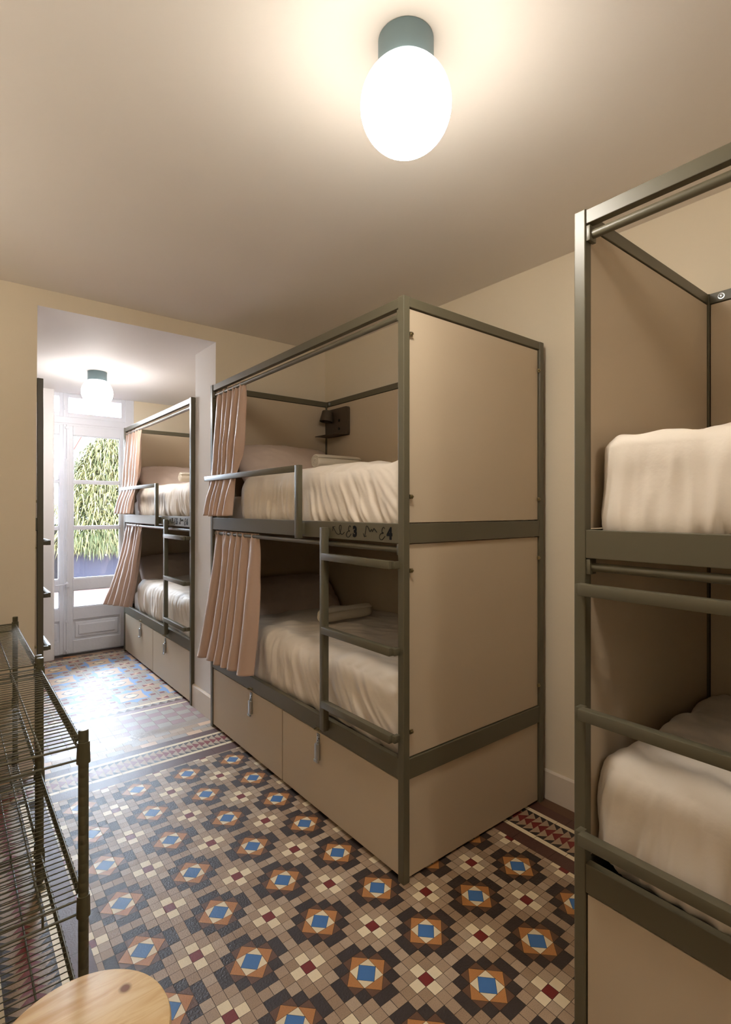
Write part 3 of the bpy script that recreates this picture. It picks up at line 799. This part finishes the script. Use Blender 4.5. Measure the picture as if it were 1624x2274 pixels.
def towel(bed, x, y, z, who, seed, length=.36, r=.056, rz=0):
    bm = bmesh.new(); turns = 3.4; N_ = 110; cols = []
    inner = []; outer = []
    for i in range(N_+1):
        t = i/N_; a = 2*math.pi*turns*t; rr_ = .006+(r-.006)*t; th = .0135
        sq = .92
        outer.append((rr_*math.cos(a), rr_*math.sin(a)*sq)); inner.append(((rr_-th*min(1, t*4))*math.cos(a), (rr_-th*min(1, t*4))*math.sin(a)*sq))
    loop = outer+inner[::-1]; nS = 24; rings = []
    for k in range(nS+1):
        xx = length*k/nS; ring = []
        for (a, b) in loop:
            s_ = 1+.05*nz(xx*9, a*20, b*20, seed)
            e_ = 1-.06*max(0, (abs(k/nS-.5)*2)**8)
            ring.append(bm.verts.new((xx+.006*nz(a*30, b*30, 0, seed), a*s_*e_, b*s_*e_+r*.92)))
        rings.append(ring)
    n_ = len(loop)
    for k in range(nS):
        for i in range(n_):
            bm.faces.new((rings[k][i], rings[k][(i+1) % n_], rings[k+1][(i+1) % n_], rings[k+1][i]))
    for k, fl2 in ((0, False), (nS, True)):
        for i in range(N_):
            q = [rings[k][i], rings[k][i+1], rings[k][n_-2-i], rings[k][n_-1-i]]
            try: bm.faces.new(q if fl2 else q[::-1])
            except Exception: pass
    bmesh.ops.rotate(bm, verts=bm.verts, matrix=Matrix.Rotation(rz, 3, 'Z'))
    bmesh.ops.recalc_face_normals(bm, faces=bm.faces)
    place(bed, bm, 'rolled_towel', 'towel', x, y, z, 'rolled white terry towel, '+who, 'towel', 'rolled towels')

bedding(bed_mid, False, 11, 'upper bunk of the middle bed', 1.56, .02)
bedding(bed_mid, True, 23, 'lower bunk of the middle bed', 1.62, .02)
pillow(bed_mid, False, 5, 'upper bunk of the middle bed'); pillow(bed_mid, True, 6, 'dark lower bunk of the middle bed')
towel(bed_mid, .49, 1.40, 1.765, 'upper bunk of the middle bed', 3)
towel(bed_mid, .30, 1.04, .818, 'lower bunk of the middle bed, behind the ladder', 4, r=.05)
bedding(bed_far, False, 31, 'upper bunk of the far bed by the door', 1.62, .02)
bedding(bed_far, True, 43, 'lower bunk of the far bed by the door', 1.60, .02)
pillow(bed_far, False, 8, 'upper bunk of the far bed by the door'); pillow(bed_far, True, 9, 'lower bunk of the far bed by the door')
towel(bed_far, .36, 1.30, 1.765, 'upper bunk of the far bed by the door', 5)
bedding(bed_near, False, 51, 'upper bunk of the nearest bed at the right edge', 1.5, .04)
bedding(bed_near, True, 63, 'lower bunk of the nearest bed at the right edge', 1.55, .03)

# ------------------------------------------------------------ curtains
def curtain(bed, z1, z0, yt, yb, x_top, x_bot, label, seed, folds=6.5, amp=.022, hem_tilt=0, flare_pow=1.3, pinch=None, xpow=1.6, tuck=None, xb=None):
    """yt=(y0,y1) span at the rod, yb=(y0,y1) at the hem; pillow end is y1"""
    bm = bmesh.new(); NC, NR = 190, 70; g = []
    for r_ in range(NR+1):
        t = r_/NR; row = []
        for c_ in range(NC+1):
            s_ = c_/NC
            zt = z1-(z1-z0-hem_tilt*s_)*t
            sp = t**flare_pow
            ya = yt[0]+(yb[0]-yt[0])*sp; yb_ = yt[1]+(yb[1]-yt[1])*sp
            if pinch:
                pz, pa, pw = pinch; wq = math.exp(-((zt-pz)/pa)**2); mid = ya*.25+yb_*.75; ya = ya+(mid-ya)*pw*wq; yb_ = yb_+(mid-yb_)*pw*.3*wq
            sj = s_+.03*math.sin(s_*9+seed)+.012*nz(s_*4, t*1.5, 0, seed)
            ph = 2*math.pi*folds*sj
            w1 = math.sin(ph+.6*nz(s_*3, t*2, 1, seed)); w1 = math.copysign(abs(w1)**.8, w1)
            gather = math.exp(-(t/.07)**2)
            am = amp*(.45+.55*min(1, t*2.2))*(1+.35*nz(s_*6, t*2, 2, seed))*(1-.55*gather)
            if tuck:
                am *= 1-.75*math.exp(-((zt-tuck)/.10)**2)
                tq = max(0, (t-.55)/.45); xx_ = x_top+(-.006-x_top)*min(1, t/.6)+(x_bot+.006)*tq**1.1 if t > .55 else x_top+(-.006-x_top)*min(1, t/.6)
            else:
                xe = x_bot if xb is None else xb[0]+(xb[1]-xb[0])*s_
                xx_ = x_top+(xe-x_top)*(t**xpow)
            x = xx_+am*w1+gather*.006*math.sin(ph*3.1+seed)+.003*nz(s_*20, t*8, 0, seed)
            y = ya+(yb_-ya)*s_+am*.55*math.cos(ph*1.0)*.8
            if c_ in (0, 1, NC-1, NC): x += .002
            zz = zt+(.010*math.sin(ph*.5+seed) if r_ == NR else 0)*0+ (.006*nz(s_*8, 0, 0, seed)*t)
            row.append(bm.verts.new((x, y, zz)))
        g.append(row)
    for r_ in range(NR):
        for c_ in range(NC):
            bm.faces.new((g[r_][c_], g[r_][c_+1], g[r_+1][c_+1], g[r_+1][c_]))
    for v in bm.verts: v.co.x *= bed.sx; v.co.y *= bed.sy
    bmesh.ops.recalc_face_normals(bm, faces=bm.faces)
    root = empty('curtain', bed.world(0, (yt[0]+yt[1])/2, z1), label, 'curtain', 'gathered bunk curtains')
    o = link('curtain_cloth', bm, M['curtain'], root, smooth=True); o.location = bed.world(0, 0, 0)-root.location
    md = o.modifiers.new('thick', 'SOLIDIFY'); md.thickness = .0018
    return root
HR = HT-.056
curtain(bed_mid, HR, 1.455, (1.46, 1.935), (1.50, 1.945), .020, -.060, 'pinkish-taupe curtain drawn back on the upper bunk of the middle bed', 1.3, folds=5.5, amp=.022, flare_pow=2.0, pinch=(1.62, .2, .12), tuck=1.705)
curtain(bed_mid, UZ0-.008, .545, (1.285, 1.935), (1.19, 1.995), .020, -.085, 'long pinkish-taupe curtain hanging from the lower bunk of the middle bed', 2.1, folds=6.5, amp=.026, hem_tilt=-.045)
curtain(bed_far, HR, 1.45, (1.38, 1.935), (1.32, 1.96), .020, -.085, 'pale curtain drawn back on the upper bunk of the far bed', 3.7, folds=5, amp=.022, flare_pow=2, pinch=(1.62, .2, .12), tuck=1.705)
curtain(bed_far, UZ0-.008, .53, (1.37, 1.935), (1.52, 1.90), .020, -.16, 'pale curtain flaring out from the lower bunk of the far bed', 4.4, folds=5, amp=.026, xb=(-.04, -.20))

# ------------------------------------------------------------ reading lamp on the back panel of the middle bed
rx = bed_mid.ox+WID-.0285
rl_ = empty('reading_lamp', (rx, 3.30, 2.06), 'dark brown reading lamp with little shelf on the back panel of the middle upper bunk', 'reading lamp')
bm = bmesh.new(); n = 6; pts = []
w2, hh, rc = .143, .215, .02
for cxx, czz, a0 in ((w2-rc, rc, -90), (w2-rc, hh-rc, 0), (-w2+rc, hh-rc, 90), (-w2+rc, rc, 180)):
    for k in range(n+1):
        a = R(a0+90*k/n); pts.append((cxx+rc*math.cos(a), czz+rc*math.sin(a)))
fv = [bm.verts.new((-.024, p[0], p[1])) for p in pts]; bv = [bm.verts.new((0, p[0], p[1])) for p in pts]
bm.faces.new(fv); bm.faces.new(bv[::-1])
for i in range(len(pts)): bm.faces.new((fv[i], bv[i], bv[(i+1) % len(pts)], fv[(i+1) % len(pts)]))
bmesh.ops.recalc_face_normals(bm, faces=bm.faces); autosmooth(link('wall_plate', bm, M['dark'], rl_))
bm = bmesh.new(); box(bm, -.13, -.0, -.14, .14, 0.0, .004, .0015); link('shelf', bm, M['dark'], rl_)
bm = bmesh.new(); lathe(bm, [(.0, .085), (.034, .085), (.040, .08), (.052, 0), (.049, 0), (.036, .074), (0, .076)], 28)
bmesh.ops.rotate(bm, verts=bm.verts, matrix=Matrix.Rotation(R(8), 3, 'Y')); bmesh.ops.translate(bm, verts=bm.verts, vec=(-.075, .065, .115))
tube(bm, [(-.03, .065, .17), (-.0, .065, .17)], .012, 10)
autosmooth(link('lamp_shade', bm, M['dark'], rl_))
for z in (.055, .118):
    bm = bmesh.new(); tube(bm, [(-.0235, -.035, z), (-.027, -.035, z)], .011, 14); link('socket', bm, M['socket'], rl_)

# ------------------------------------------------------------ ceiling lamps
def ceiling_lamp(x, y, z, gm, label, r=.124, br=.076):
    t = empty('ceiling_lamp', (x, y, z), label, 'ceiling lamp', 'opal globe ceiling lamps')
    bm = bmesh.new(); lathe(bm, [(0, -.001), (br, -.001), (br, -.078), (br-.004, -.081), (0, -.081)], 48); autosmooth(link('lamp_base', bm, M['lampm'], t))
    bm = bmesh.new(); a0 = math.asin((br-.008)/r); zc = -.074-r*math.cos(a0)
    prof = [((r*math.sin(a0+(math.pi-a0)*k/32)) if k < 32 else 0, zc+r*math.cos(a0+(math.pi-a0)*k/32)) for k in range(33)]
    lathe(bm, prof, 56); link('globe', bm, gm, t, smooth=True)
    return t
ceiling_lamp(.978, 1.052, CE, M['globe'], 'lit opal globe on a grey-blue round base on the main ceiling', )
ceiling_lamp(1.00, 4.99, CB, M['globe2'], 'small-looking lit globe on the ceiling of the far bay, before the door')

ceiling_lamp(.85, -1.25, CE, M['fill_globe'], 'added fill globe, unseen behind the camera')  # unseen lamp, added to fill the room from behind
for sy_, wh in ((.9, 'nearer the entrance'), (2.5, 'nearer the wire shelves')):  # unseen pair, added to lift ceiling and upper walls
    t = empty('fill_uplighter', (-1.0, sy_, 1.70), 'added fill uplighter, unseen on the left wall, '+wh, 'fill lamp', 'added fill uplighters')
    bm = bmesh.new(); lathe(bm, [(0, 0), (.06, .004), (.12, .03), (.155, .075), (.160, .10), (.156, .10), (.148, .074), (.11, .034), (0, .012)], 40, .17, 0)
    tube(bm, [(0, 0, .03), (.06, 0, .03)], .014, 10); lathe(bm, [(0, -.03), (.0, -.03)], 3) if False else None
    autosmooth(link('bowl', bm, M['lampm'], t))
    bm = bmesh.new(); box(bm, 0, .012, -.05, .05, -.04, .08, .004); link('wall_plate', bm, M['lampm'], t)
    bm = bmesh.new(); lathe(bm, [(0, .062), (.135, .062), (.135, .066), (0, .068)], 32, .17, 0); link('diffuser', bm, M['fill_up'], t)

# ------------------------------------------------------------ wire shelving
def shelving(x0, x1, y0, y1, label, tiers, height=.913):
    t = empty('wire_shelving', (x1, y0, 0), label, 'wire shelf', 'olive wire shelving units')
    cx0, cx1 = x0-x1, 0.0; ly = y1-y0; pr_ = .0127
    for px_ in (cx0, cx1):
        for py_ in (0, ly):
            bm = bmesh.new(); prof = [(0, .028), (pr_, .03)]
            z = .05
            while z < height-.01:
                prof += [(pr_, z), (pr_-.0004, z+.001), (pr_, z+.002)]; z += .0254
            prof += [(pr_, height-.006), (pr_-.001, height-.001), (0, height)]
            lathe(bm, prof, 20, px_, py_); p = link('post', bm, M['rack'], t); autosmooth(p, 50)
            bm = bmesh.new(); lathe(bm, [(0, 0), (.017, 0), (.018, .006), (.008, .012), (.006, .03), (0, .031)], 18, px_, py_); autosmooth(link('levelling_foot', bm, M['rack'], p))
    for tz in tiers:
        bm = bmesh.new(); zt, zb = tz, tz-.036; e = 0.0
        wr_ = .0032
        # perimeter: two wires each side
        for zz in (zt, zb):
            tube(bm, [(cx0+.012, 0, zz), (-.012, 0, zz)], wr_, 8); tube(bm, [(cx0+.012, ly, zz), (-.012, ly, zz)], wr_, 8)
            tube(bm, [(cx0, .012, zz), (cx0, ly-.012, zz)], wr_, 8); tube(bm, [(0, .012, zz), (0, ly-.012, zz)], wr_, 8)
        # zigzag truss along the four sides
        def zz_(ax, c0, a0, a1, step):
            pts = []; n_ = max(2, int((a1-a0)/step)); 
            for k in range(n_+1):
                a = a0+(a1-a0)*k/n_; z = zt-.002 if k % 2 else zb+.002
                pts.append((c0, a, z) if ax == 'y' else (a, c0, z))
            tube(bm, pts, .0019, 6)
        zz_('y', 0, .03, ly-.03, .0125); zz_('y', cx0, .03, ly-.03, .0125)
        # mat support runners
        for k in (1, 2, 3):
            xx = -.093*k
            if xx < cx0+.04: continue
            tube(bm, [(xx, -.0, zb), (xx, .0, zt-.009), (xx, .012, zt-.006), (xx, ly-.012, zt-.006), (xx, ly, zt-.009), (xx, ly, zb)], .0030, 8)
        # the surface wires
        n_ = int((ly-.04)/.0252)
        for k in range(n_+1):
            yy = .02+(ly-.04)*k/n_
            tube(bm, [(cx0-.001, yy, zb+.012), (cx0-.004, yy, zt), (cx0+.004, yy, zt+.003), (-.004, yy, zt+.003), (.004, yy, zt), (.001, yy, zb+.012)], .0017, 5)
        sh_ = link('wire_shelf', bm, M['rack'], t); autosmooth(sh_, 60)
        for px_ in (cx0, cx1):
            for py_ in (0, ly):
                bm = bmesh.new(); lathe(bm, [(pr_-.001, zb-.010), (pr_+.0045, zb-.010), (pr_+.0030, zt+.008), (pr_+.003, zt+.010), (pr_-.001, zt+.010)], 20, px_, py_)
                autosmooth(link('collar', bm, M['rack'], sh_))
    return t
shelving(-.075, .279, 1.560, 2.415, 'olive-black wire shelving unit beside the wooden stool, nearer of the pair', (.870, .462, .150))
shelving(-.075, .279, 2.462, 3.420, 'olive-black wire shelving unit by the back wall, farther of the pair', (.874, .462, .150))

# ------------------------------------------------------------ stool
st = empty('wooden_stool', (.203, 1.160, 0), 'round pine stool with a knot in its pale varnished seat', 'stool')
SR = .168
bm = bmesh.new(); lathe(bm, [(0, 0), (SR-.012, 0), (SR-.004, .004), (SR, .012), (SR, .018), (SR-.003, .025), (SR-.010, .029), (0, .030)], 96)
o = link('seat', bm, M['pine'], st); autosmooth(o, 30); o.location = (0, 0, .42)
for k in range(4):
    a = R(45+90*k); bm = bmesh.new()
    tube(bm, [(.10*math.cos(a), .10*math.sin(a), .421), (.15*math.cos(a), .15*math.sin(a), 0)], .014, 14, radii=[.016, .012]); autosmooth(link('leg', bm, M['pine'], st))
for k in range(4):
    a, b = R(45+90*k), R(135+90*k); bm = bmesh.new(); q = .134
    tube(bm, [(q*math.cos(a), q*math.sin(a), .14+.03*(k % 2)), (q*math.cos(b), q*math.sin(b), .14+.03*(k % 2))], .008, 10); autosmooth(link('stretcher', bm, M['pine'], st))
